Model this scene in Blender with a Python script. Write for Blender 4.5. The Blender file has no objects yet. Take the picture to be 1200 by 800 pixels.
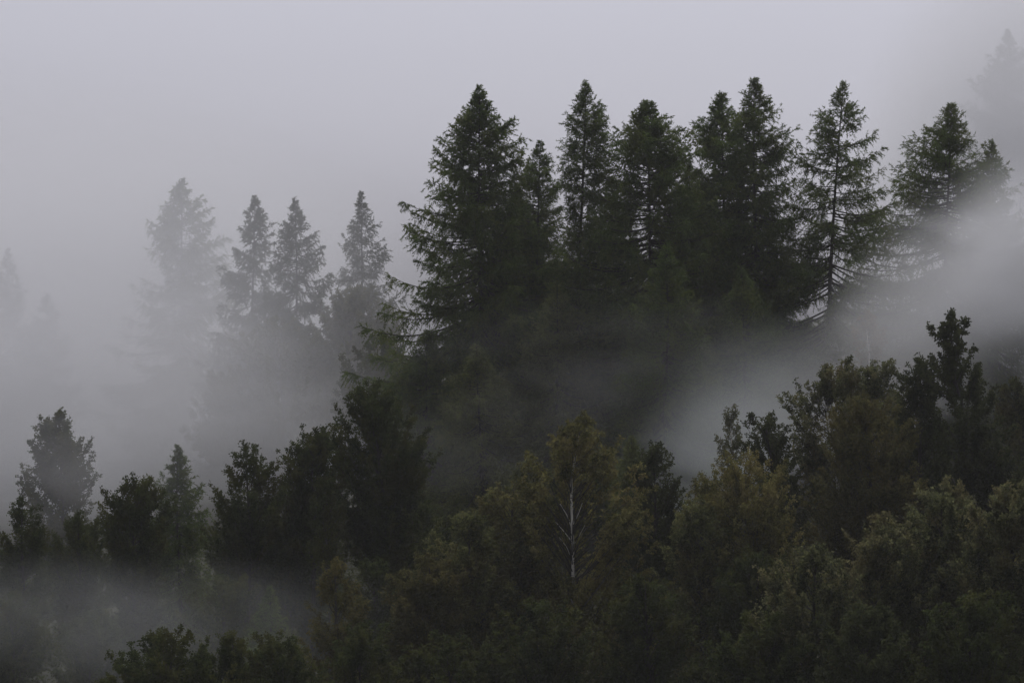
import bpy, math
import numpy as np
from mathutils import Vector

sc = bpy.context.scene
COL = sc.collection
R = math.radians
TAN = 0.176                      # tangent of half the horizontal field of view


# ------------------------------------------------------------------ ground shape
GY = np.array([-400, -330, -30, -6, 0, 15, 40, 70, 110, 125, 150, 165, 205, 260, 320, 500, 900], float)
GZ = np.array([200, 190, 12, -1.2, -1.9, -7, -17.5, -25, -26.5, -25.8, -22.3, -19.6, -11.5, -6.5, -4, -3, -3], float)  # steep rise behind the camera is added, unseen, to block low sky light
_gy = np.linspace(-400, 900, 1301)
_gz = np.interp(_gy, GY, GZ)
_k = np.exp(-np.linspace(-2, 2, 25) ** 2); _k /= _k.sum()
_gz = np.convolve(np.pad(_gz, 12, mode='edge'), _k, mode='valid')


def ground_z(x, y):
    x = np.asarray(x, float); y = np.asarray(y, float)
    z = np.interp(y, _gy, _gz)
    side = 60 * np.tanh(x / 60) * 0.15 * np.clip((y - 50) / 70, 0, 1)
    und = 0.35 * np.sin(x * 0.31 + y * 0.17) + 0.25 * np.sin(x * 0.13 - y * 0.29 + 1.0)
    return z + side + und * np.clip((y - 20) / 40, 0, 1)


def px(p, Y):
    return (p - 600.0) / 600.0 * TAN * Y


def pz(p, Y):
    return (400.0 - p) / 600.0 * TAN * Y


# ------------------------------------------------------------------ materials
def new_mat(name):
    m = bpy.data.materials.new(name); m.use_nodes = True
    m.node_tree.nodes.clear()
    return m, m.node_tree.nodes, m.node_tree.links


def leaf_mat(name, dark, light, tint=None, tint_amt=0.0, transl=0.42, scale=0.9, gloss=0.0, power=1.0):
    """foliage: colour varies per leaf and per spray; a share of the leaves may have turned colour"""
    m, N, L = new_mat(name)
    out = N.new('ShaderNodeOutputMaterial')
    geo = N.new('ShaderNodeNewGeometry')
    nz = N.new('ShaderNodeTexNoise'); nz.inputs['Scale'].default_value = scale; nz.inputs['Detail'].default_value = 2
    L.new(geo.outputs['Position'], nz.inputs['Vector'])
    add = N.new('ShaderNodeMath'); add.operation = 'MULTIPLY_ADD'
    pw = N.new('ShaderNodeMath'); pw.operation = 'POWER'; pw.inputs[1].default_value = power
    L.new(geo.outputs['Random Per Island'], pw.inputs[0]); L.new(pw.outputs[0], add.inputs[0]); add.inputs[1].default_value = 0.7
    mr = N.new('ShaderNodeMapRange'); mr.inputs['From Min'].default_value = .35; mr.inputs['From Max'].default_value = .65
    mr.inputs['To Min'].default_value = -.05; mr.inputs['To Max'].default_value = .5
    L.new(nz.outputs['Fac'], mr.inputs['Value']); L.new(mr.outputs['Result'], add.inputs[2])
    mix = N.new('ShaderNodeMix'); mix.data_type = 'RGBA'
    mix.inputs[6].default_value = (*dark, 1); mix.inputs[7].default_value = (*light, 1)
    L.new(add.outputs[0], mix.inputs[0])
    col = mix.outputs[2]
    if tint:
        n2 = N.new('ShaderNodeTexNoise'); n2.inputs['Scale'].default_value = 0.55; n2.inputs['Detail'].default_value = 3
        mp = N.new('ShaderNodeVectorMath'); mp.operation = 'ADD'; mp.inputs[1].default_value = (31, 17, 5)
        L.new(geo.outputs['Position'], mp.inputs[0]); L.new(mp.outputs[0], n2.inputs['Vector'])
        r2 = N.new('ShaderNodeMapRange'); r2.inputs['From Min'].default_value = .46; r2.inputs['From Max'].default_value = .62
        r2.inputs['To Min'].default_value = 0; r2.inputs['To Max'].default_value = tint_amt
        L.new(n2.outputs['Fac'], r2.inputs['Value'])
        m2 = N.new('ShaderNodeMix'); m2.data_type = 'RGBA'
        L.new(r2.outputs['Result'], m2.inputs[0]); L.new(col, m2.inputs[6]); m2.inputs[7].default_value = (*tint, 1)
        col = m2.outputs[2]
    d = N.new('ShaderNodeBsdfDiffuse'); t = N.new('ShaderNodeBsdfTranslucent')
    L.new(col, d.inputs['Color']); L.new(col, t.inputs['Color'])
    ms = N.new('ShaderNodeMixShader'); ms.inputs[0].default_value = transl
    L.new(d.outputs[0], ms.inputs[1]); L.new(t.outputs[0], ms.inputs[2])
    sh = ms.outputs[0]
    if gloss:
        g = N.new('ShaderNodeBsdfGlossy'); g.inputs['Roughness'].default_value = .45; g.inputs['Color'].default_value = (.8, .85, .8, 1)
        mg = N.new('ShaderNodeMixShader'); mg.inputs[0].default_value = gloss
        L.new(sh, mg.inputs[1]); L.new(g.outputs[0], mg.inputs[2]); sh = mg.outputs[0]
    L.new(sh, out.inputs['Surface'])
    return m


def bark_mat(name, a, b, bands=False):
    m, N, L = new_mat(name)
    out = N.new('ShaderNodeOutputMaterial')
    tc = N.new('ShaderNodeTexCoord')
    mp = N.new('ShaderNodeMapping'); mp.inputs['Scale'].default_value = (2, 2, 9) if bands else (9, 9, 1.2)
    L.new(tc.outputs['Object'], mp.inputs['Vector'])
    nz = N.new('ShaderNodeTexNoise'); nz.inputs['Scale'].default_value = 1.0; nz.inputs['Detail'].default_value = 4
    L.new(mp.outputs[0], nz.inputs['Vector'])
    r = N.new('ShaderNodeValToRGB')
    r.color_ramp.elements[0].position = .33 if bands else .3; r.color_ramp.elements[0].color = (*a, 1)
    r.color_ramp.elements[1].position = .42 if bands else .7; r.color_ramp.elements[1].color = (*b, 1)
    L.new(nz.outputs['Fac'], r.inputs[0])
    p = N.new('ShaderNodeBsdfPrincipled'); p.inputs['Roughness'].default_value = .85
    L.new(r.outputs[0], p.inputs['Base Color'])
    L.new(p.outputs[0], out.inputs['Surface'])
    return m


M = {
    'larch': leaf_mat('larch_needles', (.038, .056, .020), (.15, .205, .062), (.18, .19, .055), .45),
    'larch_pale': leaf_mat('larch_needles_pale', (.07, .085, .032), (.21, .235, .085)),
    'spruce': leaf_mat('spruce_needles', (.03, .042, .022), (.09, .11, .05)),
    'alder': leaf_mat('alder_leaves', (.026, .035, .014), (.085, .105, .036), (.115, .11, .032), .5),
    'birch': leaf_mat('birch_leaves', (.045, .05, .017), (.27, .255, .09), (.28, .23, .09), .5, power=1.8),
    'willow': leaf_mat('willow_leaves', (.045, .052, .023), (.23, .245, .095), (.25, .21, .08), .5, power=2.2),
    'rust': leaf_mat('russet_leaves', (.042, .042, .019), (.165, .16, .06), (.18, .145, .052), .45),
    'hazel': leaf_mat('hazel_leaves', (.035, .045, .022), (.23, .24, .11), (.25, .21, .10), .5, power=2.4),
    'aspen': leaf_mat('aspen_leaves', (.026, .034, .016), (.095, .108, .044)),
    'golden': leaf_mat('golden_leaves', (.10, .085, .035), (.24, .18, .07)),
    'tan': leaf_mat('tan_leaves', (.075, .085, .04), (.17, .17, .085)),
    'bark': bark_mat('dark_bark', (.018, .015, .012), (.06, .052, .042)),
    'greybark': bark_mat('grey_bark', (.03, .028, .024), (.12, .11, .095)),
    'birchbark': bark_mat('birch_bark', (.05, .04, .03), (.86, .83, .77), True),
}

# ------------------------------------------------------------------ mesh building


class Buf:
    """collects triangles and quads; build() links them as one mesh object"""

    def __init__(self):
        self.v = []; self.f = []; self.s = []; self.n = 0

    def add(self, v, f):
        f = np.asarray(f)
        self.v.append(np.asarray(v, np.float32).reshape(-1, 3))
        self.f.append((f + self.n).astype(np.int32).ravel()); self.s.append(np.full(len(f), f.shape[1], np.int32))
        self.n += len(self.v[-1])

    def tubes(self, P, rad, sides=3):
        """P (B,n,3) centre lines, rad (B,n)"""
        P = np.asarray(P, float); rad = np.asarray(rad, float)
        if P.ndim == 2:
            P = P[None]; rad = rad[None]
        B, n, _ = P.shape
        t = np.gradient(P, axis=1)
        t /= np.linalg.norm(t, axis=2, keepdims=True) + 1e-9
        ref = np.where(np.abs(t[:, :1, 2:3]) > .8, np.array([1., 0, 0]), np.array([0., 0, 1.]))
        u = np.cross(t, np.broadcast_to(ref, t.shape)); u /= np.linalg.norm(u, axis=2, keepdims=True) + 1e-9
        w = np.cross(t, u)
        a = np.arange(sides) * 2 * math.pi / sides
        V = P[:, :, None, :] + rad[:, :, None, None] * (u[:, :, None, :] * np.cos(a)[None, None, :, None] + w[:, :, None, :] * np.sin(a)[None, None, :, None])
        b = np.arange(B)[:, None, None] * n * sides; i = np.arange(n - 1)[None, :, None] * sides; k = np.arange(sides)[None, None, :]
        k2 = (k + 1) % sides
        F = np.stack([b + i + k, b + i + k2, b + i + sides + k2, b + i + sides + k], -1).reshape(-1, 4)
        self.add(V.reshape(-1, 3), F)

    def leaves(self, P, D, length, width, rng, tri=False):
        """one small blade per point: base P, along D, random roll"""
        n = len(P)
        D = D / (np.linalg.norm(D, axis=1, keepdims=True) + 1e-9)
        q = rng.normal(size=(n, 3)); q[:, 2] *= .7
        s = np.cross(D, q); s /= np.linalg.norm(s, axis=1, keepdims=True) + 1e-9
        L = length[:, None]; W = width[:, None]
        if tri:
            V = np.stack([P - s * W * .5, P + s * W * .5, P + D * L], 1)
            F = np.arange(n * 3).reshape(n, 3)
        else:
            V = np.stack([P, P + D * L * .45 + s * W * .5, P + D * L, P + D * L * .45 - s * W * .5], 1)
            F = np.arange(n * 4).reshape(n, 4)
        self.add(V.reshape(-1, 3), F)

    def build(self, name, mat, parent=None, smooth=False):
        me = bpy.data.meshes.new(name)
        v = np.concatenate(self.v); f = np.concatenate(self.f); s = np.concatenate(self.s)
        me.vertices.add(len(v)); me.vertices.foreach_set('co', v.ravel())
        me.loops.add(len(f)); me.loops.foreach_set('vertex_index', f)
        me.polygons.add(len(s)); me.polygons.foreach_set('loop_start', (np.cumsum(s) - s).astype(np.int32))
        if smooth:
            me.polygons.foreach_set('use_smooth', np.ones(len(s), bool))
        me.update(calc_edges=True)
        me.materials.append(mat)
        o = bpy.data.objects.new(name, me); COL.objects.link(o)
        if parent:
            o.parent = parent
        return o


def thing(name, label, cat, loc, group=None):
    o = bpy.data.objects.new(name, None); COL.objects.link(o)
    o.location = loc; o.empty_display_size = .5
    o['label'] = label; o['category'] = cat
    if group:
        o['group'] = group
    return o


def norm(a):
    return a / (np.linalg.norm(a, axis=-1, keepdims=True) + 1e-9)


# ------------------------------------------------------------------ conifers
def conifer(name, label, group, Y, x, top, prof, seed, mat='larch', dense=1.0, droop=.6, fine=1.0, foot=None,
            spacing=.062, hang=.7, bare=.0, card=(.18, .043)):
    """x, top: tip in photo pixels at distance Y; prof: (row, half width) in pixels; foot: trunk foot column"""
    rng = np.random.default_rng(seed)
    foot = x + rng.uniform(-9, 9) if foot is None else foot
    bx = px(foot, Y); gz = float(ground_z(bx, Y)) - .15
    root = thing(name, label, 'tree', (bx, Y, gz), group)
    H = pz(top, Y) - gz
    lean = px(x, Y) - bx
    ph = np.array([pz(p[0], Y) - gz for p in prof])[::-1]; pr = np.array([p[1] / 600 * TAN * Y for p in prof])[::-1]

    def rad(h):
        return np.interp(h, ph, pr) * np.interp(H - h, [0, 2.8], [.25, 1]) * np.interp(h / H, [.35, .6, .8], [1.22, 1.08, 1.0])

    def axis(h):
        f = np.clip(h / H, 0, 1)
        return np.stack([lean * f + .12 * np.sin(f * 5 + seed), .1 * np.cos(f * 4 + seed * 2), h], -1)

    wood = Buf()
    hh = np.linspace(0, H - .1, 22)
    r0 = .0065 * H + .03
    wood.tubes(axis(hh), r0 * (1 - hh / H) ** .85 + .012, 7)
    # branches
    hs = []; h = max(bare, 1.2)
    while h < H - .25:
        hs.append(h); h += spacing * (rng.uniform(.5, 1.5)) * (0.55 + .45 * min(1, (H - h) / 6))
    hs = np.array(hs + list(rng.uniform(H - 1.6, H - .08, 9))); B = len(hs)
    az = rng.uniform(0, 2 * math.pi, B)
    f = hs / H
    up = np.interp(f, [0, .45, .7, .88, 1], [-.35, -.12, .2, .5, .8]) + rng.normal(0, .10, B)
    L0 = rad(hs)
    Lb = rad(np.minimum(hs + .7 * np.maximum(up, 0) * L0, H)) * rng.choice([1.0, .9, 1.06, .72], B, p=[.5, .25, .08, .17]) * rng.uniform(1.0, 1.26, B) + .05
    # slow irregularity round the crown
    Lb *= 1 + rng.uniform(.03, .13) * np.cos(az - rng.uniform(0, 6.28)) * np.clip((H - hs) / 6, 0, 1)      # leaning to the light
    Lb *= 1 + .09 * np.sin(az * 2 + hs * .55 + seed) + .07 * np.sin(az * 3 - hs * 1.3)
    up = np.minimum(up, (H - hs + .15) * .9 / Lb)
    n = 7
    s = np.linspace(0, 1, n)
    out = np.stack([np.cos(az), np.sin(az)], -1)
    sag = np.interp(f, [0, .6, 1], [.30, .25, .05]) * droop
    rise = up[:, None] * s - sag[:, None] * np.sin(s * math.pi * .8) + (.10 * droop) * s[None, :] ** 3
    base = axis(hs)
    C = np.empty((B, n, 3))
    wob = rng.normal(0, .05, (B, 1)) * s[None, :] ** 2
    C[:, :, 0] = base[:, None, 0] + Lb[:, None] * (out[:, None, 0] * s - out[:, None, 1] * wob)
    C[:, :, 1] = base[:, None, 1] + Lb[:, None] * (out[:, None, 1] * s + out[:, None, 0] * wob)
    C[:, :, 2] = base[:, None, 2] + Lb[:, None] * rise
    wood.tubes(C, (.012 + .011 * Lb)[:, None] * (1 - .85 * s)[None, :], 3)
    # twigs
    nt = np.maximum(5, (Lb * 9 * fine + 4)).astype(int)
    bi = np.repeat(np.arange(B), nt); T = len(bi)
    st = rng.uniform(.10, 1, T) ** .8
    fi = st * (n - 1); i0 = np.minimum(fi.astype(int), n - 2); fr = (fi - i0)[:, None]
    P0 = C[bi, i0] * (1 - fr) + C[bi, i0 + 1] * fr
    tg = norm(C[bi, i0 + 1] - C[bi, i0])
    side = np.stack([-tg[:, 1], tg[:, 0], np.zeros(T)], -1); side = norm(side) * rng.choice([-1, 1], T)[:, None]
    d = norm(tg * rng.uniform(.1, .9, (T, 1)) + side * rng.uniform(.1, 1.1, (T, 1)) + np.array([0, 0, 1.0]) * rng.normal(.0, .45, (T, 1)))
    lt = np.minimum(.34 + .36 * Lb[bi] * (1.12 - st), .95) * rng.uniform(.5, 1.2, T)
    lt = np.minimum(lt, .10 + .55 * Lb[bi])
    hg = hang * rng.uniform(.2, 1.5, T) * np.interp(f[bi], [.7, 1], [1, .15])
    m = 3
    ss = np.linspace(0, 1, m)
    TW = P0[:, None, :] + d[:, None, :] * (lt[:, None] * ss)[:, :, None]
    TW[:, :, 2] -= (hg * lt)[:, None] * ss ** 1.5
    wood.tubes(TW[::2], np.broadcast_to(.009 * (1 - .7 * ss), (len(TW[::2]), m)), 3)
    wood.build('trunk', M['bark'], root, True)
    # needle tufts
    nc = np.maximum(3, (lt * 36 * dense)).astype(int)
    ti = np.repeat(np.arange(T), nc); K = len(ti)
    u = rng.uniform(0.05, 1, K); fi = u * (m - 1); i0 = np.minimum(fi.astype(int), m - 2); fr = (fi - i0)[:, None]
    Q = TW[ti, i0] * (1 - fr) + TW[ti, i0 + 1] * fr
    dt = norm(TW[ti, i0 + 1] - TW[ti, i0])
    dd = norm(dt * .8 + norm(rng.normal(size=(K, 3))) * .9)
    crown = Buf()
    crown.leaves(Q, dd, card[0] * rng.uniform(.5, 1.3, K) * np.interp(f[bi][ti], [.9, 1], [1, .65]), card[1] * rng.uniform(.7, 1.4, K), rng, True)
    crown.build('crown', M[mat], root)
    return root


# ------------------------------------------------------------------ broadleaved trees
def broadleaf(name, label, group, Y, outline, seed, mat='alder', bark='bark', clumps=110, size=.75, leaf=.115, sprays=8, per=26,
              weep=0.0, foot=None, shell=.45, lobes=.22, forks=None, crown_base=.22, trunk_r=None, flat=.9, gap=None, inner=.22, dense=1.3, stem=None):
    """outline: (row, left, right) in photo pixels at distance Y, from the top down; the crown is carried down to crown_base"""
    rng = np.random.default_rng(seed)
    c0 = sum((a + b) / 2 for _, a, b in outline[-2:]) / 2 if foot is None else foot
    bx = px(c0, Y); gz = float(ground_z(bx, Y)) - .15
    root = thing(name, label, 'tree' if 'shrub' not in name else 'shrub', (bx, Y, gz), group)
    oz = np.array([pz(o[0], Y) - gz for o in outline])[::-1]
    ox = np.array([px((o[1] + o[2]) / 2, Y) - bx for o in outline])[::-1]
    orr = np.array([(o[2] - o[1]) / 2 / 600 * TAN * Y for o in outline])[::-1]
    H = oz[-1]
    zb = crown_base * H
    if oz[0] > zb + .3:
        oz = np.concatenate([[zb], oz]); ox = np.concatenate([[ox[0] * .5], ox]); orr = np.concatenate([[orr[0] * .6], orr])
    lo = oz[0]

    def cx(z): return np.interp(z, oz, ox)
    def cr(z): return np.interp(z, oz, orr)

    # trunk line: foot to near the top through the crown's middle
    tz = np.linspace(0, H * .93, 16)
    def axis(z):
        z = np.asarray(z, float)
        if stem:
            sz = [pz(a, Y) - gz for a, b in stem][::-1]; sx = [px(b, Y) - bx for a, b in stem][::-1]
            return np.stack([np.interp(z, sz, sx), .12 * np.sin(z * .4 + seed * 1.7), z], -1)
        return np.stack([cx(np.maximum(z, lo)) * np.clip(z / max(lo, .1), 0, 1) + .10 * np.sin(z * .5 + seed), .12 * np.sin(z * .4 + seed * 1.7), z], -1)
    r0 = trunk_r or (.008 * H + .03)
    wood = Buf()
    wood.tubes(axis(tz), r0 * (1 - .93 * tz / H) ** .9 + .01, 8)
    for (pts, ra) in (forks or []):                      # pale forked limbs: (column, row, depth offset) points
        fp = np.array([[px(a, Y) - bx, d, pz(b, Y) - gz] for a, b, d in pts]); tt = np.linspace(0, len(fp) - 1, 10)
        fp = np.stack([np.interp(tt, range(len(fp)), fp[:, i]) for i in range(3)], -1)
        wood.tubes(fp, np.linspace(ra, ra * .35, 10), 6)
    # boughs: each runs from the trunk to a point on the crown's outline; twigs along it carry the leaves
    zz = np.linspace(lo, H - .02, 400); w = cr(zz) ** 1.1 + .07 * cr(zz).max(); w *= np.interp(zz / H, [.25, .6, .85, 1], [.4, 1, 1.5, 1.9]); w /= w.sum()
    nb = int(clumps * dense); kt = 7
    z = rng.choice(zz, nb, p=w); th = rng.uniform(0, 2 * math.pi, nb)
    rho = shell + .2 + (1.10 - shell - .2) * rng.uniform(0, 1, nb) ** .6
    rr = (1.08 * cr(z) + .10) * rho * (1 + lobes * .6 * np.sin(2 * th + z * 1.1 + seed) + lobes * .6 * np.sin(3 * th - z * 1.9 + 2 * seed) + rng.normal(0, .06, nb))
    z[:kt] = H + .05 - np.linspace(0, 1.3, kt) - rng.uniform(0, .12, kt)
    rr[:kt] = cr(z[:kt]) * rng.uniform(.4, 1, kt)
    E = np.stack([cx(z) + rr * np.cos(th), rr * np.sin(th) * flat, z], -1)
    dist = np.maximum(rr, .05)
    za = np.clip(z - dist * rng.uniform(.55, 1.35, nb) - rng.uniform(.3, 1.0, nb), H * .10, H * .93)
    A = axis(za); m = 9
    s = np.linspace(0, 1, m)
    LB = A[:, None, :] * (1 - s)[None, :, None] + E[:, None, :] * s[None, :, None]
    LB[:, :, 2] += np.sin(s * math.pi)[None, :] * (dist * (.25 * weep - .14))[:, None]
    LB += np.cumsum(rng.normal(0, .035, LB.shape), 1) * np.sin(s * math.pi)[None, :, None]
    Lb = np.linalg.norm(E - A, axis=1)
    twigs = Buf()
    twigs.tubes(LB, (.010 + .010 * np.sqrt(Lb))[:, None] * (1 - .8 * s)[None, :], 4)
    # twigs, shorter towards the tip, so that every bough ends in a tapering spray
    nt = (5 + 9.5 * Lb * (1 - inner)).astype(int)
    bi = np.repeat(np.arange(nb), nt); T = len(bi)
    st = inner + (1 - inner) * rng.uniform(0, 1, T) ** .75
    fi = np.minimum(st, .9999) * (m - 1); i0 = fi.astype(int); fr = (fi - i0)[:, None]
    P0 = LB[bi, i0] * (1 - fr) + LB[bi, i0 + 1] * fr
    tg = norm(LB[bi, i0 + 1] - LB[bi, i0])
    per_ = norm(np.cross(tg, rng.normal(size=(T, 3))))
    d = norm(tg * rng.uniform(.25, 1.0, (T, 1)) + per_ * rng.uniform(.3, 1.0, (T, 1)) + np.array([0, 0, .22 - .25 * weep]))
    lt = size * rng.uniform(.45, 1.15, T) * (1.18 - st) / (1.18 - inner) * np.clip(.30 + .5 * cr(P0[:, 2]), .25, 1) + .13
    keep = np.ones(T, bool)
    if gap:                                              # the photo looks through a hole in the leaves at this stretch of trunk
        g0, g1, gw = pz(gap[1], Y) - gz, pz(gap[0], Y) - gz, gap[2] / 600 * TAN * Y
        keep &= ~((P0[:, 2] > g0) & (P0[:, 2] < g1 + .3) & (P0[:, 1] < .7) & (np.abs(P0[:, 0]) < gw * rng.uniform(.6, 1.15, T)))
    bi, P0, d, lt = bi[keep], P0[keep], d[keep], lt[keep]; T = len(bi)
    m = 4; ss = np.linspace(0, 1, m)
    SP = P0[:, None, :] + d[:, None, :] * (lt[:, None] * ss)[:, :, None]
    SP[:, :, 2] -= (lt * (.15 + .75 * weep) * rng.uniform(.4, 1.4, T))[:, None] * ss ** 2
    twigs.tubes(SP[::2], np.broadcast_to(.006 * (1 - .7 * ss), (len(SP[::2]), m)), 3)
    wood.build('trunk', M[bark], root, True)
    twigs.build('branches', M['bark'], root, True)
    # leaves
    nlf = np.maximum(4, (per * lt / .6 * rng.uniform(.5, 1.3, T))).astype(int)
    si = np.repeat(np.arange(T), nlf); K = len(si)
    u = rng.uniform(.05, 1.04, K); fi = np.minimum(u, .999) * (m - 1); i0 = fi.astype(int); fr = (u * (m - 1) - i0)[:, None]
    Q = SP[si, i0] * (1 - fr) + SP[si, i0 + 1] * fr
    Q += rng.normal(0, 1, (K, 3)) * (.025 + .05 * lt[si])[:, None]
    dt = norm(SP[si, i0 + 1] - SP[si, i0])
    dd = dt * .6 + norm(rng.normal(size=(K, 3))) + np.array([0, 0, -.3 - .5 * weep])
    crown = Buf()
    crown.leaves(Q, dd, leaf * rng.uniform(.65, 1.35, K), leaf * .72 * rng.uniform(.7, 1.3, K), rng)
    crown.build('crown', M[mat], root)
    return root


G_L = 'tall larches standing along the ridge'
G_S = 'conifers fading into the fog behind'
G_A = 'dark broadleaved trees left of centre'
G_B = 'birches and willows in the centre foreground'
G_R = 'broadleaved trees on the right slope'
G_H = 'leafy trees in the lower right foreground'
G_F = 'low trees at the bottom left'

# ---- ridge larches
conifer('larch_tree', 'broad dense dark larch with a full cone crown, leftmost of the ridge larches', G_L, 204, 563, 98,
        [(98, 2), (112, 13), (140, 27), (180, 45), (250, 72), (320, 92), (400, 102), (480, 92), (560, 70)], 1, dense=1.25, card=(.18, .045))
conifer('larch_tree', 'shorter thin larch squeezed between the broad left larch and the narrow spire larch', G_L, 207, 632, 163,
        [(163, 1), (180, 12), (210, 24), (280, 36), (400, 52), (540, 50)], 2, dense=.8)
conifer('larch_tree', 'slim spire larch with a narrow ragged top and bare trunk showing below it', G_L, 202, 685, 93,
        [(93, 1), (105, 9), (130, 19), (165, 28), (200, 29), (225, 20), (250, 13), (300, 17), (360, 40), (480, 55), (560, 40)], 3, foot=672, dense=.85)
conifer('larch_tree', 'dense larch with a rounded bushy top, right of the narrow spire larch', G_L, 200, 757, 117,
        [(117, 6), (124, 20), (138, 35), (165, 50), (205, 60), (240, 74), (300, 86), (400, 84), (500, 80), (570, 50)], 4, dense=1.25, card=(.18, .045))
conifer('larch_tree', 'low larch filling the gap between the round topped larch and the twin tops', G_L, 213, 808, 190,
        [(190, 1), (230, 22), (300, 42), (420, 55), (540, 50)], 5)
conifer('larch_tree', 'blunt left crown of the pair of tall larches growing close together', G_L, 206, 848, 107,
        [(107, 3), (118, 15), (150, 28), (200, 38), (300, 60), (420, 70), (540, 55)], 6, dense=1.1)
conifer('larch_tree', 'tallest right crown of the pair of tall larches growing close together', G_L, 203, 885, 88,
        [(88, 1), (100, 10), (125, 22), (165, 36), (230, 46), (330, 58), (440, 58), (540, 40)], 7, dense=1.0)
conifer('larch_tree', 'open pointed larch whose dark trunk shows through drooping boughs down to the mist', G_L, 201, 988, 93,
        [(93, 1), (105, 9), (130, 21), (170, 36), (210, 50), (270, 66), (330, 84), (380, 78), (420, 60), (450, 10)], 8, foot=962, dense=1.0, spacing=.10)
conifer('larch_tree', 'rightmost clear larch with wide drooping boughs, its right side swallowed by mist', G_L, 206, 1113, 119,
        [(119, 2), (132, 16), (160, 33), (200, 56), (250, 82), (290, 92), (350, 78), (430, 50), (480, 20)], 9, foot=1105, dense=.85)
conifer('larch_tree', 'pale half hidden larch in the mist just right of the rightmost clear larch', G_L, 216, 1160, 162,
        [(162, 1), (200, 16), (250, 30), (310, 44), (420, 50), (500, 30)], 10, dense=.8)
conifer('larch_tree', 'smaller green larch standing in front of the round topped larch', G_L, 190, 782, 285,
        [(285, 2), (310, 16), (350, 32), (420, 52), (500, 58), (570, 50)], 11, dense=.8, fine=.8, droop=.9)
conifer('larch_tree', 'dark larch in the shade below the broad left larch', G_L, 196, 655, 330,
        [(330, 2), (370, 22), (430, 48), (520, 62), (600, 50)], 12, mat='larch_pale', dense=.9, droop=.9)  # needles lightened so the boughs show in the shade
conifer('larch_tree', 'dark lower larch with dim sweeping boughs left of the birch top', G_L, 192, 560, 400,
        [(400, 2), (440, 26), (520, 58), (600, 66), (640, 50)], 13, mat='larch_pale', dense=.9, droop=.9)  # paler needle colour lifts the dim boughs out of the shade
conifer('larch_tree', 'dim larch low in the shade right of the dark alders', G_L, 198, 500, 385,
        [(385, 2), (420, 24), (500, 50), (600, 50)], 14, droop=.9)
conifer('larch_tree', 'dark larch behind the gap between the spire larch and the round topped larch', G_L, 217, 716, 205,
        [(205, 1), (260, 26), (340, 44), (440, 55), (540, 50)], 15)
conifer('larch_tree', 'dark larch behind the thin larch and the broad left larch', G_L, 218, 604, 215,
        [(215, 1), (260, 24), (340, 44), (440, 60), (540, 50)], 16)
conifer('larch_tree', 'dim larch below the twin tops where the mist begins', G_L, 194, 868, 310,
        [(310, 2), (350, 24), (420, 48), (470, 50), (530, 30)], 17, dense=.8, droop=.9)
conifer('larch_tree', 'small pale green larch tip beside the birch crown', G_L, 166, 742, 510,
        [(510, 1), (530, 12), (560, 22), (620, 32), (680, 30)], 18, mat='larch_pale')

# ---- conifers in the fog
conifer('spruce_tree', 'tall broad grey conifer in thick fog, left of the two clearer spruces', G_S, 264, 212, 208,
        [(208, 2), (222, 14), (245, 24), (300, 46), (350, 60), (420, 72), (500, 66)], 21, dense=2.0, spacing=.12)
conifer('spruce_tree', 'left one of the two clearer spruces with narrow tips standing side by side in fog', G_S, 249, 297, 227,
        [(227, 1), (240, 7), (262, 15), (290, 18), (320, 27), (370, 40), (450, 50)], 22, mat='spruce', dense=1.9, spacing=.12, droop=1.0)
conifer('spruce_tree', 'right one of the two clearer spruces with narrow tips standing side by side in fog', G_S, 246, 345, 231,
        [(231, 1), (242, 7), (262, 14), (290, 22), (330, 33), (400, 42), (450, 44)], 23, mat='spruce', dense=1.9, spacing=.12, droop=1.0)
conifer('spruce_tree', 'slender sparse spruce in fog between the clearer spruce pair and the ridge larches', G_S, 252, 424, 222,
        [(222, 1), (236, 6), (262, 15), (300, 26), (340, 35), (420, 42)], 24, mat='spruce', dense=1.3, spacing=.12, droop=1.0)
conifer('spruce_tree', 'very faint pointed spruce ghost near the left edge of the photo', G_S, 264, 57, 343,
        [(343, 1), (370, 14), (410, 28), (460, 42), (520, 48)], 25, mat='spruce', dense=1.6, spacing=.12)
conifer('spruce_tree', 'faintest conifer ghost cut by the left edge of the photo', G_S, 266, 10, 290,
        [(290, 1), (330, 16), (400, 34), (480, 46)], 26, mat='spruce', dense=1.6, spacing=.12)
conifer('spruce_tree', 'huge faint conifer high in the fog at the upper right edge', G_S, 274, 1180, 34,
        [(34, 2), (50, 12), (80, 26), (130, 44), (200, 62), (320, 76), (420, 60)], 27, dense=2.0, spacing=.12)

# ---- faint broadleaved trees in the fog
broadleaf('foggy_tree', 'rounded greenish tree dissolving in fog below the slender spruce', G_S, 243, [(335, 395, 430), (360, 370, 455), (400, 355, 470), (450, 350, 475)], 31, 'tan', clumps=80, size=1.0, leaf=.17, per=26)
broadleaf('foggy_tree', 'rounded tan tree dissolving in fog below the clearer spruce pair', G_S, 240, [(372, 312, 345), (395, 292, 368), (440, 280, 380), (480, 280, 385)], 32, 'tan', clumps=80, size=1.0, leaf=.17, per=26)
broadleaf('foggy_tree', 'dim green low tree in fog left of the broad left larch', G_S, 232, [(395, 425, 455), (420, 405, 480), (470, 395, 490), (520, 395, 490)], 33, 'alder', clumps=70, size=1.0, leaf=.16, per=26)
broadleaf('foggy_tree', 'pale blurred low tree in fog behind the hazy tall alder', G_S, 240, [(430, 250, 290), (450, 235, 315), (500, 230, 325)], 34, 'tan', clumps=60, size=1.0, leaf=.17, per=26)
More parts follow.
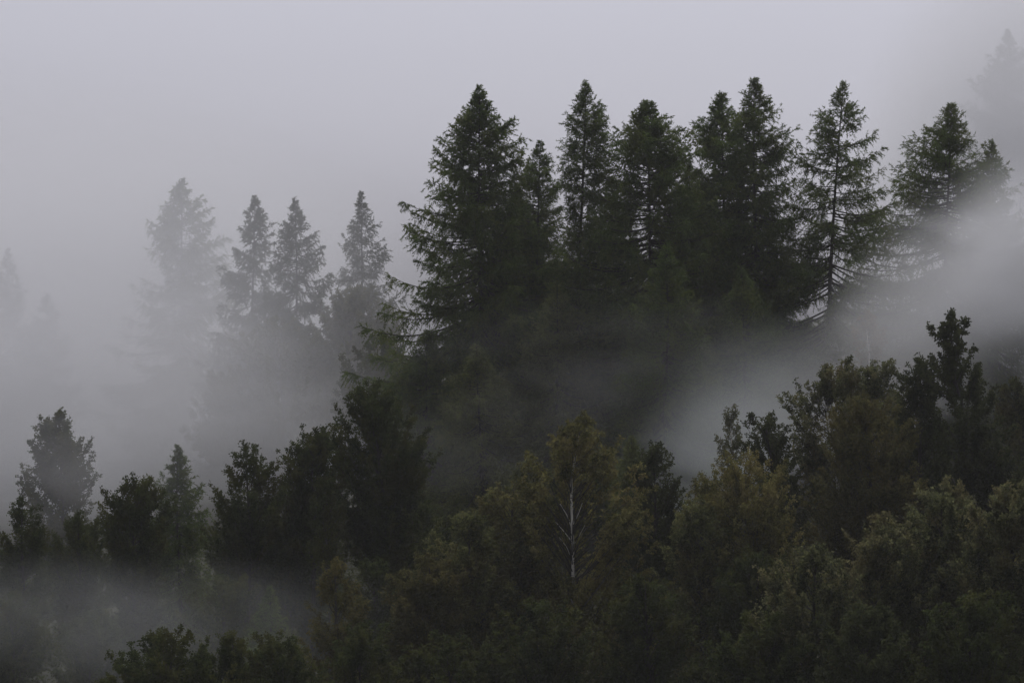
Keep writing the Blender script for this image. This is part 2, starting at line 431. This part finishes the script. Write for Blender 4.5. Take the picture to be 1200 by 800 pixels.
broadleaf('birch_tree', 'thin golden birch ghost with a white stem rising from the mist', G_R, 190, [(365, 1012, 1024), (385, 998, 1034), (410, 1000, 1036), (440, 1002, 1032)], 35, 'golden', 'birchbark', clumps=26, size=.8, leaf=.13, per=26, foot=1010, weep=.4)
broadleaf('birch_tree', 'grey misty tree cut by the right edge beside the tall aspen', G_R, 183, [(442, 1180, 1205), (470, 1168, 1225), (510, 1160, 1235), (550, 1158, 1238)], 36, 'willow', clumps=70, size=.8, leaf=.14, per=26)
broadleaf('birch_tree', 'thin pale yellow sapling standing in mist left of the right slope trees', G_R, 176, [(476, 852, 864), (500, 844, 872), (540, 838, 880), (590, 838, 880)], 37, 'tan', 'birchbark', clumps=30, size=.65, leaf=.12, per=26)

# ---- dark trees left of centre
broadleaf('alder_tree', 'tall hazy alder rising above the others at the far left', G_A, 189, [(480, 60, 74), (500, 44, 92), (520, 36, 108), (560, 28, 112), (600, 30, 115), (650, 30, 112)], 41, clumps=85, size=.85, leaf=.14, lobes=.3, crown_base=.06)
broadleaf('alder_tree', 'small dark alder at the left edge in front of the hazy tall alder', G_A, 168, [(581, 22, 38), (600, 6, 50), (640, -4, 55), (690, -4, 58)], 42, clumps=70, crown_base=.06)
broadleaf('alder_tree', 'low dark alder between the left edge alder and the square dark alder', G_A, 172, [(598, 85, 105), (622, 62, 125), (680, 58, 130)], 43, clumps=70, crown_base=.06)
broadleaf('alder_tree', 'square topped dark alder standing alone above the left mist', G_A, 166, [(556, 148, 178), (575, 128, 194), (610, 118, 197), (660, 118, 198), (700, 122, 195)], 44, clumps=105, leaf=.125, crown_base=.06)
conifer('larch_tree', 'hazy grey young larch between the square dark alder and the dark trio', G_A, 181, 209, 521,
        [(521, 1), (535, 9), (560, 18), (600, 26), (650, 32), (700, 30)], 45, dense=1.0)
broadleaf('alder_tree', 'left dark alder of the trio with a side bough reaching left', G_A, 167, [(519, 280, 297), (538, 262, 316), (570, 246, 330), (620, 246, 335), (680, 250, 335)], 46, clumps=110, leaf=.125, lobes=.28, crown_base=.06)
broadleaf('alder_tree', 'middle dark alder of the trio with a flat twin tipped top', G_A, 169, [(498, 354, 378), (518, 338, 394), (560, 328, 402), (620, 328, 402), (690, 335, 402)], 47, clumps=110, leaf=.125, lobes=.28, crown_base=.06)
broadleaf('alder_tree', 'tallest dark alder of the trio, beside the shaded larches', G_A, 164, [(445, 428, 452), (464, 402, 468), (492, 388, 484), (525, 394, 497), (580, 398, 500), (640, 396, 500), (700, 400, 495)], 48, clumps=165, leaf=.125, crown_base=.06)
broadleaf('birch_tree', 'slender birch with a thin pale stem in front of the dark trio', G_A, 161, [(560, 378, 392), (590, 366, 402), (640, 362, 408), (680, 366, 404)], 49, 'alder', 'greybark', clumps=42, size=.6, leaf=.11, per=26, foot=385, trunk_r=.07)

broadleaf('alder_tree', 'dark alder filling the shade under the middle of the trio', G_A, 172, [(600, 318, 345), (630, 300, 372), (700, 295, 385)], 402, clumps=90, crown_base=.05)
broadleaf('alder_tree', 'dark alder in the shade right of the tallest of the trio', G_A, 172, [(575, 468, 492), (610, 450, 520), (680, 445, 530)], 403, clumps=90, crown_base=.05)

# ---- low trees at the bottom left
broadleaf('low_tree', 'rounded dark low tree at the bottom left, nearest to the misty corner', G_F, 132, [(735, 192, 220), (750, 160, 248), (772, 135, 262), (800, 124, 270), (850, 120, 270)], 51, 'alder', clumps=190, size=.7, weep=.15, crown_base=.04)
broadleaf('low_tree', 'small dark low tree right of the rounded bottom left one', G_F, 133, [(739, 258, 282), (760, 242, 296), (800, 236, 305)], 52, 'alder', clumps=100, size=.6, crown_base=.04)
broadleaf('low_tree', 'flat topped dark low tree below the thin misty conifer', G_F, 131, [(742, 300, 346), (762, 285, 366), (800, 280, 378)], 53, 'alder', clumps=130, size=.65, crown_base=.04)
conifer('larch_tree', 'thin sparse young larch standing in the low mist at the bottom left', G_F, 150, 315, 686,
        [(686, 1), (705, 12), (730, 22), (770, 26)], 54, dense=.7)
broadleaf('birch_tree', 'sparse russet birch in the low mist under the dark trio', G_F, 143, [(651, 388, 402), (672, 374, 418), (702, 362, 430), (745, 360, 430)], 55, 'rust', 'greybark', clumps=60, size=.6, leaf=.1, per=26, foot=393, weep=.3)
broadleaf('low_tree', 'dark low tree at the bottom under the sparse russet birch', G_F, 133, [(727, 412, 440), (752, 388, 456), (800, 378, 472)], 56, 'alder', clumps=80, size=.65, crown_base=.04)
broadleaf('low_tree', 'dim low tree sunk in mist in the bottom left corner', G_F, 153, [(690, -4, 22), (715, -20, 45), (760, -24, 60)], 57, 'alder', clumps=60, size=.75, crown_base=.04)
broadleaf('low_tree', 'dim low tree sunk in mist beneath the square dark alder', G_F, 156, [(715, 88, 122), (735, 70, 142), (770, 64, 150)], 58, 'alder', clumps=60, size=.75, crown_base=.04)
broadleaf('low_tree', 'dim low tree sunk in mist beneath the left alder of the trio', G_F, 155, [(672, 240, 280), (700, 220, 300), (760, 214, 306)], 59, 'alder', clumps=60, size=.75, crown_base=.04)

broadleaf('alder_tree', 'dark low alder in the gap left of the russet tinged willow', G_F, 152, [(655, 428, 446), (685, 408, 466), (740, 402, 472)], 60, clumps=90, crown_base=.04)

# ---- centre foreground
broadleaf('birch_tree', 'yellow green birch with a white forked trunk in the centre foreground', G_B, 150,
          [(483, 679, 688), (498, 660, 704), (525, 634, 720), (560, 622, 750), (600, 614, 762), (650, 602, 766), (720, 592, 770), (800, 590, 770)], 61, 'birch', 'birchbark', clumps=190, size=.62, leaf=.12, weep=.5, foot=671, per=26, trunk_r=.16, gap=(568, 676, 40), stem=[(483, 684), (520, 677), (565, 669), (620, 671), (685, 671), (1000, 671)],
          forks=[([(671, 622, -.1), (665, 604, -.5), (656, 589, -.9)], .035), ([(671, 616, -.1), (678, 600, -.5), (682, 588, -.8)], .032),
                 ([(670, 634, -.1), (661, 622, -.5), (651, 610, -.9)], .030), ([(671, 640, -.1), (679, 626, -.5), (685, 614, -.8)], .028),
                 ([(670, 655, -.1), (664, 640, -.4), (655, 628, -.7)], .02)])
broadleaf('willow_tree', 'olive rounded willow on the left shoulder of the white trunked birch', G_B, 151, [(552, 590, 612), (574, 572, 632), (610, 558, 645), (680, 540, 650), (800, 540, 660)], 62, 'willow', clumps=130, size=.62, leaf=.12, weep=.5, crown_base=.04)
broadleaf('willow_tree', 'drooping dark olive willow in the middle of the slope left of the birch', G_B, 148, [(598, 538, 562), (622, 514, 582), (680, 500, 604), (800, 496, 606)], 63, 'willow', clumps=130, size=.65, leaf=.12, weep=.4, crown_base=.04)
broadleaf('willow_tree', 'russet tinged drooping willow, lowest and leftmost of the centre trees', G_B, 146, [(645, 490, 512), (664, 470, 532), (700, 460, 548), (800, 455, 560)], 64, 'rust', clumps=120, size=.65, leaf=.12, weep=.45, crown_base=.04)
broadleaf('alder_tree', 'dark round headed alder right of the yellow green birch', G_B, 155, [(519, 758, 775), (538, 742, 788), (572, 735, 797), (640, 730, 802), (760, 730, 802)], 65, 'aspen', clumps=110, size=.6, leaf=.12, crown_base=.04)
broadleaf('willow_tree', 'olive low tree at the foot of the misty gap right of the birch', G_B, 147, [(582, 802, 824), (608, 788, 850), (680, 778, 870), (800, 778, 870)], 66, 'willow', clumps=110, size=.65, leaf=.12, weep=.3, crown_base=.04)
broadleaf('willow_tree', 'dark drooping willow at the bottom directly under the white birch trunk', G_B, 139, [(700, 622, 660), (726, 590, 698), (800, 565, 716)], 67, 'alder', clumps=110, size=.62, leaf=.12, weep=.45, crown_base=.04)  # dark alder leaves stand in for shade along the bottom
broadleaf('willow_tree', 'dark tree at the bottom right of the leaning dead stem', G_B, 138, [(672, 740, 775), (700, 716, 802), (800, 700, 820)], 68, 'alder', clumps=120, size=.62, leaf=.12, weep=.6, crown_base=.04)  # bottom shade put into the leaf colour
broadleaf('willow_tree', 'dark drooping tree at the bottom left below the russet willow', G_B, 138, [(738, 505, 545), (762, 480, 572), (800, 470, 590)], 69, 'alder', clumps=90, size=.62, leaf=.12, weep=.4, crown_base=.04)  # leaf colour darkened for the shade down here

# ---- right slope
broadleaf('hazel_tree', 'lower yellow olive tree at the left end of the right slope group', G_R, 150, [(553, 815, 835), (578, 806, 852), (640, 800, 862), (720, 800, 862)], 71, 'birch', clumps=80, size=.6, leaf=.105)
broadleaf('hazel_tree', 'bright yellow green bushy tree in the right slope group', G_R, 148, [(526, 854, 890), (548, 832, 916), (600, 820, 936), (680, 815, 950), (800, 815, 950)], 72, 'birch', clumps=150, size=.62, leaf=.105)
broadleaf('alder_tree', 'small dark topped tree behind the bright yellow green one', G_R, 158, [(482, 886, 908), (500, 873, 926), (540, 868, 942), (620, 868, 950)], 73, 'aspen', clumps=75, size=.6, leaf=.12)
broadleaf('birch_tree', 'birch with an arching tip leaning right, on the right slope', G_R, 160, [(419, 982, 1003), (434, 956, 1008), (462, 926, 1008), (520, 930, 1025), (600, 930, 1040), (680, 930, 1040)], 74, 'hazel', 'birchbark', clumps=120, size=.65, leaf=.12, lobes=.34, shell=.5)
broadleaf('birch_tree', 'birch with a feathery top between the arching birch and the open aspen', G_R, 163, [(421, 1028, 1050), (438, 1006, 1052), (470, 1000, 1062), (560, 1000, 1070), (640, 1000, 1070)], 75, 'hazel', 'birchbark', clumps=100, size=.65, leaf=.12, lobes=.34)
broadleaf('aspen_tree', 'dark tree touching the left side of the tall open aspen', G_R, 159, [(415, 1064, 1090), (438, 1056, 1097), (500, 1050, 1106), (600, 1050, 1110), (680, 1050, 1110)], 76, 'aspen', clumps=120, size=.62, leaf=.12)
broadleaf('aspen_tree', 'tall open aspen with clumped dark foliage, highest of the right slope trees', G_R, 157, [(364, 1112, 1126), (380, 1098, 1138), (402, 1096, 1136), (428, 1092, 1146), (450, 1086, 1152), (485, 1086, 1172), (515, 1090, 1166), (560, 1094, 1158), (610, 1094, 1158)], 77, 'aspen', 'greybark', clumps=78, size=.62, leaf=.14, per=32, inner=.3, foot=1112, lobes=.5, shell=.5, trunk_r=.13)
broadleaf('aspen_tree', 'dark low tree right of the tall open aspen', G_R, 156, [(520, 1156, 1184), (544, 1132, 1192), (600, 1125, 1200), (680, 1120, 1205)], 78, 'aspen', clumps=90, size=.62, leaf=.12)
broadleaf('russet_tree', 'reddish brown shadowed tree in the middle of the right slope group', G_R, 154, [(462, 1002, 1032), (490, 972, 1062), (560, 962, 1078), (640, 958, 1078), (720, 958, 1078)], 79, 'rust', clumps=170, size=.65, leaf=.11)
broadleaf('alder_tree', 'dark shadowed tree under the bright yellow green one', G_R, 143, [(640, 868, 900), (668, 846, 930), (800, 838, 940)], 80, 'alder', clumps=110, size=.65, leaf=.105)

# ---- lower right foreground
broadleaf('hazel_tree', 'grey green leafy tree lowest at the left of the lower right group', G_H, 128, [(637, 940, 966), (658, 912, 1000), (720, 882, 1030), (800, 865, 1040)], 81, 'hazel', clumps=150, size=.6, leaf=.125, crown_base=.04)
broadleaf('hazel_tree', 'speckled leafy tree in the middle of the lower right group', G_H, 129, [(598, 1026, 1052), (620, 1000, 1072), (680, 962, 1092), (800, 942, 1110)], 82, 'hazel', clumps=170, size=.6, leaf=.125, crown_base=.04)
broadleaf('hazel_tree', 'speckled leafy tree below the tall open aspen, highest of the lower right group', G_H, 131, [(558, 1092, 1122), (584, 1062, 1142), (640, 1042, 1162), (800, 1030, 1180)], 83, 'hazel', clumps=190, size=.6, leaf=.125, crown_base=.04)
broadleaf('hazel_tree', 'leafy tree cut by the right edge in the lower right group', G_H, 127, [(566, 1166, 1196), (598, 1142, 1222), (680, 1122, 1250), (800, 1120, 1250)], 84, 'hazel', clumps=150, size=.6, leaf=.125, crown_base=.04)
broadleaf('hazel_tree', 'dark bushy tree at the bottom left of the lower right group', G_H, 126, [(714, 874, 906), (738, 850, 932), (800, 828, 952)], 85, 'alder', clumps=110, size=.6, leaf=.125, crown_base=.04)  # darker alder leaves carry the shade at the bottom
broadleaf('hazel_tree', 'dark bushy tree at the bottom under the speckled middle tree', G_H, 123, [(706, 985, 1030), (736, 952, 1062), (800, 935, 1080)], 86, 'aspen', clumps=120, size=.6, leaf=.125, crown_base=.04)  # dark aspen leaves paint in the shade under the middle tree
broadleaf('hazel_tree', 'dark bushy tree in the bottom right corner', G_H, 122, [(690, 1118, 1160), (720, 1085, 1195), (800, 1066, 1212)], 87, 'alder', clumps=140, size=.6, leaf=.125, crown_base=.04)  # corner shade put into darker leaves

# ---- the leaning dead stem beside the birch
bx = px(676, 147); gz = float(ground_z(bx, 147)) - .1
st = Buf()
pts = np.array([[px(664, 147), 147.4, gz], [px(677, 147), 147, pz(718, 147)], [px(699, 147), 146.5, pz(690, 147)], [px(727, 147), 146, pz(649, 147)]])
tt = np.linspace(0, 3, 16); pts = np.stack([np.interp(tt, range(4), pts[:, i]) for i in range(3)], -1)
st.tubes(pts, np.linspace(.045, .012, 16), 6)
for k, (a, dx, dz) in enumerate([(8, -.5, .5), (11, .45, .25), (13, -.3, .45)]):
    st.tubes(np.array([pts[a], pts[a] + [dx * .5, .1, dz * .6], pts[a] + [dx, .15, dz]]), [.012, .009, .005], 4)
so_ = st.build('dead_stem', M['greybark'], None, True); so_['label'] = 'thin pale dead stem leaning right beside the white trunked birch'; so_['category'] = 'dead stem'

# ---- the wood goes on past both sides of the view: copies of the trees above
sources = [o for o in COL.objects if o.parent is None and o.get('category') == 'tree' and o.get('group') in (G_R, G_H, G_A, G_L)]
crowded = [o for o in sources if o.get('group') in (G_R, G_H, G_A) and o.name.split('.')[0] in ('alder_tree', 'aspen_tree', 'hazel_tree')]
ridge = [o for o in sources if o.get('group') == G_L]
rngc = np.random.default_rng(77)


def copy_tree(src, x, y, label, group):
    c = src.copy(); COL.objects.link(c)
    c.location = (x, y, float(ground_z(x, y)) - .2); c.rotation_euler = (0, 0, rngc.uniform(0, 6.28))
    k = rngc.uniform(.85, 1.05); c.scale = (k, k, k)
    c['label'] = label; c['group'] = group
    for ch in src.children:
        d = ch.copy(); COL.objects.link(d); d.parent = c


kr = TAN
for i in range(9):
    y = 128 + i * 8 + rngc.uniform(-3, 3); x = kr * y + 4.5 + rngc.uniform(0, 6) + (i % 3) * 2
    copy_tree(crowded[(i * 5) % len(crowded)], x, y, 'broadleaved tree of the wood going on past the right edge', 'broadleaved trees past the right edge')
for i in range(4):
    y = 196 + i * 7; x = kr * y + 7 + i * 1.5
    copy_tree(ridge[(i * 4 + 1) % len(ridge)], x, y, 'larch of the ridge going on past the right edge', 'larches past the right edge')
for i in range(7):
    y = 134 + i * 9 + rngc.uniform(-3, 3); x = -(kr * y + 4.5 + rngc.uniform(0, 6) + (i % 3) * 2)
    copy_tree(crowded[(i * 7 + 2) % len(crowded)], x, y, 'broadleaved tree of the wood going on past the left edge', 'broadleaved trees past the left edge')


# ------------------------------------------------------------------ ground
gx = np.concatenate([np.linspace(-500, -90, 30), np.linspace(-86, 86, 120), np.linspace(90, 500, 30)])
gy = np.concatenate([np.linspace(-400, 95, 90), np.linspace(97, 300, 140), np.linspace(305, 890, 60)])
X, Yg = np.meshgrid(gx, gy)
V = np.stack([X, Yg, ground_z(X, Yg)], -1).reshape(-1, 3)
nx = len(gx); ii = (np.arange(len(gy) - 1)[:, None] * nx + np.arange(nx - 1)[None, :]).ravel()
gb = Buf(); gb.add(V, np.stack([ii, ii + 1, ii + nx + 1, ii + nx], -1))
m, N, L = new_mat('forest_floor')
out = N.new('ShaderNodeOutputMaterial'); p = N.new('ShaderNodeBsdfPrincipled'); p.inputs['Roughness'].default_value = .95
geo = N.new('ShaderNodeNewGeometry')
nz = N.new('ShaderNodeTexNoise'); nz.inputs['Scale'].default_value = .6; nz.inputs['Detail'].default_value = 6
L.new(geo.outputs['Position'], nz.inputs['Vector'])
r = N.new('ShaderNodeValToRGB'); r.color_ramp.elements[0].position = .35; r.color_ramp.elements[0].color = (.016, .018, .010, 1)
r.color_ramp.elements[1].position = .7; r.color_ramp.elements[1].color = (.05, .052, .026, 1)
L.new(nz.outputs['Fac'], r.inputs[0]); L.new(r.outputs[0], p.inputs['Base Color'])
bp = N.new('ShaderNodeBump'); bp.inputs['Strength'].default_value = .6; bp.inputs['Distance'].default_value = .3
L.new(nz.outputs['Fac'], bp.inputs['Height']); L.new(bp.outputs[0], p.inputs['Normal'])
L.new(p.outputs[0], out.inputs['Surface'])
g = gb.build('ground', m, None, True); g['kind'] = 'structure'; g['label'] = 'dark forest floor of the slope under the trees'; g['category'] = 'ground'

# low ferns and seedlings covering the slope
rng = np.random.default_rng(5)
n = 8200
ux = rng.uniform(-48, 44, n); uy = rng.uniform(112, 222, n)
ux[5200:] = rng.uniform(-44, 8, n - 5200); uy[5200:] = rng.uniform(168, 204, n - 5200)
tall = np.where(np.arange(n) >= 5200, rng.uniform(1, 2.6, n), 1)
uz = ground_z(ux, uy)
per = 22
c = np.repeat(np.stack([ux, uy, uz], -1), per, 0)
dd = rng.normal(size=(n * per, 3)); dd[:, 2] = np.abs(dd[:, 2]) * .8 + .3
hgt = np.repeat(rng.uniform(.25, 1.1, n) * tall, per)
Q = c + norm(dd) * (hgt * rng.uniform(.1, 1, n * per))[:, None]
ub = Buf(); ub.leaves(Q, dd + np.array([0, 0, -.8]), rng.uniform(.1, .24, n * per), rng.uniform(.05, .12, n * per), rng)
u = ub.build('undergrowth', M['alder']); u['kind'] = 'stuff'; u['label'] = 'low dark ferns and seedlings covering the forest slope'; u['category'] = 'undergrowth'

# ------------------------------------------------------------------ air
def closed_box(name, lo, hi, mat):
    b = Buf()
    x0, y0, z0 = lo; x1, y1, z1 = hi
    b.add([(x0, y0, z0), (x1, y0, z0), (x1, y1, z0), (x0, y1, z0), (x0, y0, z1), (x1, y0, z1), (x1, y1, z1), (x0, y1, z1)],
          [(0, 3, 2, 1), (4, 5, 6, 7), (0, 1, 5, 4), (1, 2, 6, 5), (2, 3, 7, 6), (3, 0, 4, 7)])
    return b.build(name, mat)


FOG_COL = (.955, .962, .985)
HAZE = 0.00018
m, N, L = new_mat('haze_air')
out = N.new('ShaderNodeOutputMaterial'); v = N.new('ShaderNodeVolumePrincipled')
v.inputs['Color'].default_value = (*FOG_COL, 1); v.inputs['Density'].default_value = HAZE; v.inputs['Anisotropy'].default_value = .1
L.new(v.outputs[0], out.inputs['Volume'])
hz = closed_box('haze', (-505, -405, -60), (505, 895, 225), m)
hz['kind'] = 'stuff'; hz['label'] = 'thin pale haze filling the air of the whole valley'; hz['category'] = 'haze'


def mist(label, Y, cpx, cpy, wpx, hpx, depth, dens, seed, rot=0.0, noise=1.0, nscale=.05, power=1.5, stretch=.5, edge=(.32, .68), detail=3, col=FOG_COL):
    """a drifting bank of mist: an ellipsoid whose density fades to nothing at its skin and is broken up by 3-D noise"""
    k = TAN * Y / 600
    me = bpy.data.meshes.new('mist_bank')
    import bmesh
    bm = bmesh.new(); bmesh.ops.create_icosphere(bm, subdivisions=3, radius=1.0); bm.to_mesh(me); bm.free()
    o = bpy.data.objects.new('mist_bank', me); COL.objects.link(o)
    o.location = (px(cpx, Y), Y, pz(cpy, Y)); o.scale = (wpx * k, depth, hpx * k); o.rotation_euler = (0, R(rot), 0)
    m, N, L = new_mat('mist')
    out = N.new('ShaderNodeOutputMaterial'); v = N.new('ShaderNodeVolumePrincipled')
    v.inputs['Color'].default_value = (*col, 1); v.inputs['Anisotropy'].default_value = .1
    tc = N.new('ShaderNodeTexCoord')
    ln = N.new('ShaderNodeVectorMath'); ln.operation = 'DOT_PRODUCT'
    L.new(tc.outputs['Object'], ln.inputs[0]); L.new(tc.outputs['Object'], ln.inputs[1])
    sub = N.new('ShaderNodeMath'); sub.operation = 'SUBTRACT'; sub.use_clamp = True; sub.inputs[0].default_value = .97
    L.new(ln.outputs['Value'], sub.inputs[1])
    pw = N.new('ShaderNodeMath'); pw.operation = 'POWER'; pw.inputs[1].default_value = power
    L.new(sub.outputs[0], pw.inputs[0])
    geo = N.new('ShaderNodeNewGeometry')
    mp = N.new('ShaderNodeMapping'); mp.inputs['Location'].default_value = (seed * 13.1, seed * 7.7, seed * 3.3)
    mp.inputs['Rotation'].default_value = (0, R(rot), 0)
    mp.inputs['Scale'].default_value = (nscale * stretch, nscale * .6, nscale)
    L.new(geo.outputs['Position'], mp.inputs['Vector'])
    nz = N.new('ShaderNodeTexNoise'); nz.inputs['Scale'].default_value = 1; nz.inputs['Detail'].default_value = detail; nz.inputs['Distortion'].default_value = 1.2
    L.new(mp.outputs[0], nz.inputs['Vector'])
    mr = N.new('ShaderNodeMapRange'); mr.interpolation_type = 'SMOOTHSTEP'
    mr.inputs['From Min'].default_value = edge[0]; mr.inputs['From Max'].default_value = edge[1]
    mr.inputs['To Min'].default_value = max(0, 1 - noise); mr.inputs['To Max'].default_value = 1 + noise
    L.new(nz.outputs['Fac'], mr.inputs['Value'])
    mu = N.new('ShaderNodeMath'); mu.operation = 'MULTIPLY'; L.new(pw.outputs[0], mu.inputs[0]); L.new(mr.outputs[0], mu.inputs[1])
    md = N.new('ShaderNodeMath'); md.operation = 'MULTIPLY'; md.inputs[1].default_value = dens; L.new(mu.outputs[0], md.inputs[0])
    L.new(md.outputs[0], v.inputs['Density'])
    L.new(v.outputs[0], out.inputs['Volume'])
    me.materials.append(m)
    o['kind'] = 'stuff'; o['label'] = label; o['category'] = 'mist'
    return o



mist('deep fog bank swallowing the conifers at the left', 262, 40, 430, 540, 370, 60, .068, 1, noise=.4, nscale=.025)
mist('deep fog bank swallowing the tall conifer at the upper right', 256, 1310, 230, 340, 400, 45, .15, 2, noise=.4, nscale=.025)
mist('pale fog lying between the dark alders and the foggy spruces', 224, 150, 480, 440, 190, 22, .036, 3, noise=.8, nscale=.07)
mist('thick white mist at the right edge beside the rightmost larch', 188, 1190, 330, 270, 170, 10, .13, 4, rot=-25, noise=.9, nscale=.12, power=2, edge=(.36, .64), detail=5)
mist('white mist sweeping diagonally up the gap right of the ridge larches', 184, 1050, 405, 320, 120, 9, .078, 9, rot=-40, noise=.8, nscale=.15, power=1.8, stretch=.4, edge=(.33, .67), detail=5)
mist('thin bluish mist in the hollow left of the right slope trees', 182, 850, 520, 200, 120, 8, .058, 12, col=(.91, .955, .97), rot=-50, noise=.8, nscale=.15, power=1.8, stretch=.4, edge=(.33, .67), detail=5)
mist('thin grey mist across the shaded larch trunks', 186, 600, 470, 330, 130, 9, .008, 5, noise=1, nscale=.17, rot=-18, stretch=.32, edge=(.40, .62), detail=5)
mist('faint streak of mist in front of the boughs under the round topped larch', 188, 770, 420, 170, 60, 6, .014, 15, noise=1, nscale=.20, rot=-24, stretch=.35, edge=(.38, .64), detail=5)
mist('low mist lying over the bottom left corner', 147, 110, 730, 480, 95, 9, .015, 6, col=(.92, .955, .965), noise=.9, nscale=.14, edge=(.36, .66), detail=5)
mist('faint mist drifting between the dark alders at the far left', 178, 40, 540, 250, 130, 8, .018, 7, noise=.9, nscale=.12, edge=(.36, .66), detail=5)
mist('pale fog in front of the foggy spruces, left of the broad larch', 234, 370, 340, 230, 210, 13, .019, 17, noise=.6, nscale=.08, power=1.8)


# ------------------------------------------------------------------ light
w = bpy.data.worlds.new('World'); sc.world = w; w.use_nodes = True
N = w.node_tree.nodes; L = w.node_tree.links; N.clear()
out = N.new('ShaderNodeOutputWorld'); bg = N.new('ShaderNodeBackground')
sky = N.new('ShaderNodeTexSky'); sky.sky_type = 'NISHITA'; sky.sun_disc = False
SUN_EL, SUN_AZ = 58, 8
sky.sun_elevation = R(SUN_EL); sky.sun_rotation = R(SUN_AZ); sky.air_density = 1.0; sky.dust_density = 4.0; sky.ozone_density = 1.0
hs = N.new('ShaderNodeHueSaturation'); hs.inputs['Saturation'].default_value = .10
mx = N.new('ShaderNodeMix'); mx.data_type = 'RGBA'; mx.blend_type = 'MULTIPLY'; mx.inputs[0].default_value = 1
mx.inputs[7].default_value = (.957, .955, 1.085, 1)
L.new(sky.outputs[0], hs.inputs['Color']); L.new(hs.outputs[0], mx.inputs[6]); L.new(mx.outputs[2], bg.inputs['Color'])
bg.inputs['Strength'].default_value = .10
L.new(bg.outputs[0], out.inputs['Surface'])
sd = bpy.data.lights.new('sun', 'SUN'); sd.energy = 1.5; sd.angle = R(25); sd.color = (1, .95, .86)
so = bpy.data.objects.new('sun', sd); COL.objects.link(so)
# Nishita rotation is measured clockwise from +Y seen from above
az = R(SUN_AZ); el = R(SUN_EL)
to_sun = Vector((math.sin(az) * math.cos(el), math.cos(az) * math.cos(el), math.sin(el)))
so.rotation_euler = to_sun.to_track_quat('Z', 'Y').to_euler()

# ------------------------------------------------------------------ camera and render settings
cd = bpy.data.cameras.new('camera'); cam = bpy.data.objects.new('camera', cd); COL.objects.link(cam)
cam.location = (0, 0, 0); cam.rotation_euler = (R(90), 0, 0)
cd.sensor_width = 36; cd.lens = 18 / TAN; cd.clip_start = .1; cd.clip_end = 3000
sc.camera = cam
sc.view_settings.view_transform = 'Standard'; sc.view_settings.look = 'None'; sc.view_settings.gamma = 1
sc.view_settings.exposure = 0.05
cy = sc.cycles
cy.max_bounces = 5; cy.diffuse_bounces = 2; cy.glossy_bounces = 1; cy.transmission_bounces = 2; cy.volume_bounces = 2; cy.transparent_max_bounces = 8
cy.volume_step_rate = 1.0; cy.volume_max_steps = 256
cy.use_denoising = True
try:
    cy.denoiser = 'OPENIMAGEDENOISE'
except Exception:
    pass
cy.sample_clamp_indirect = 4
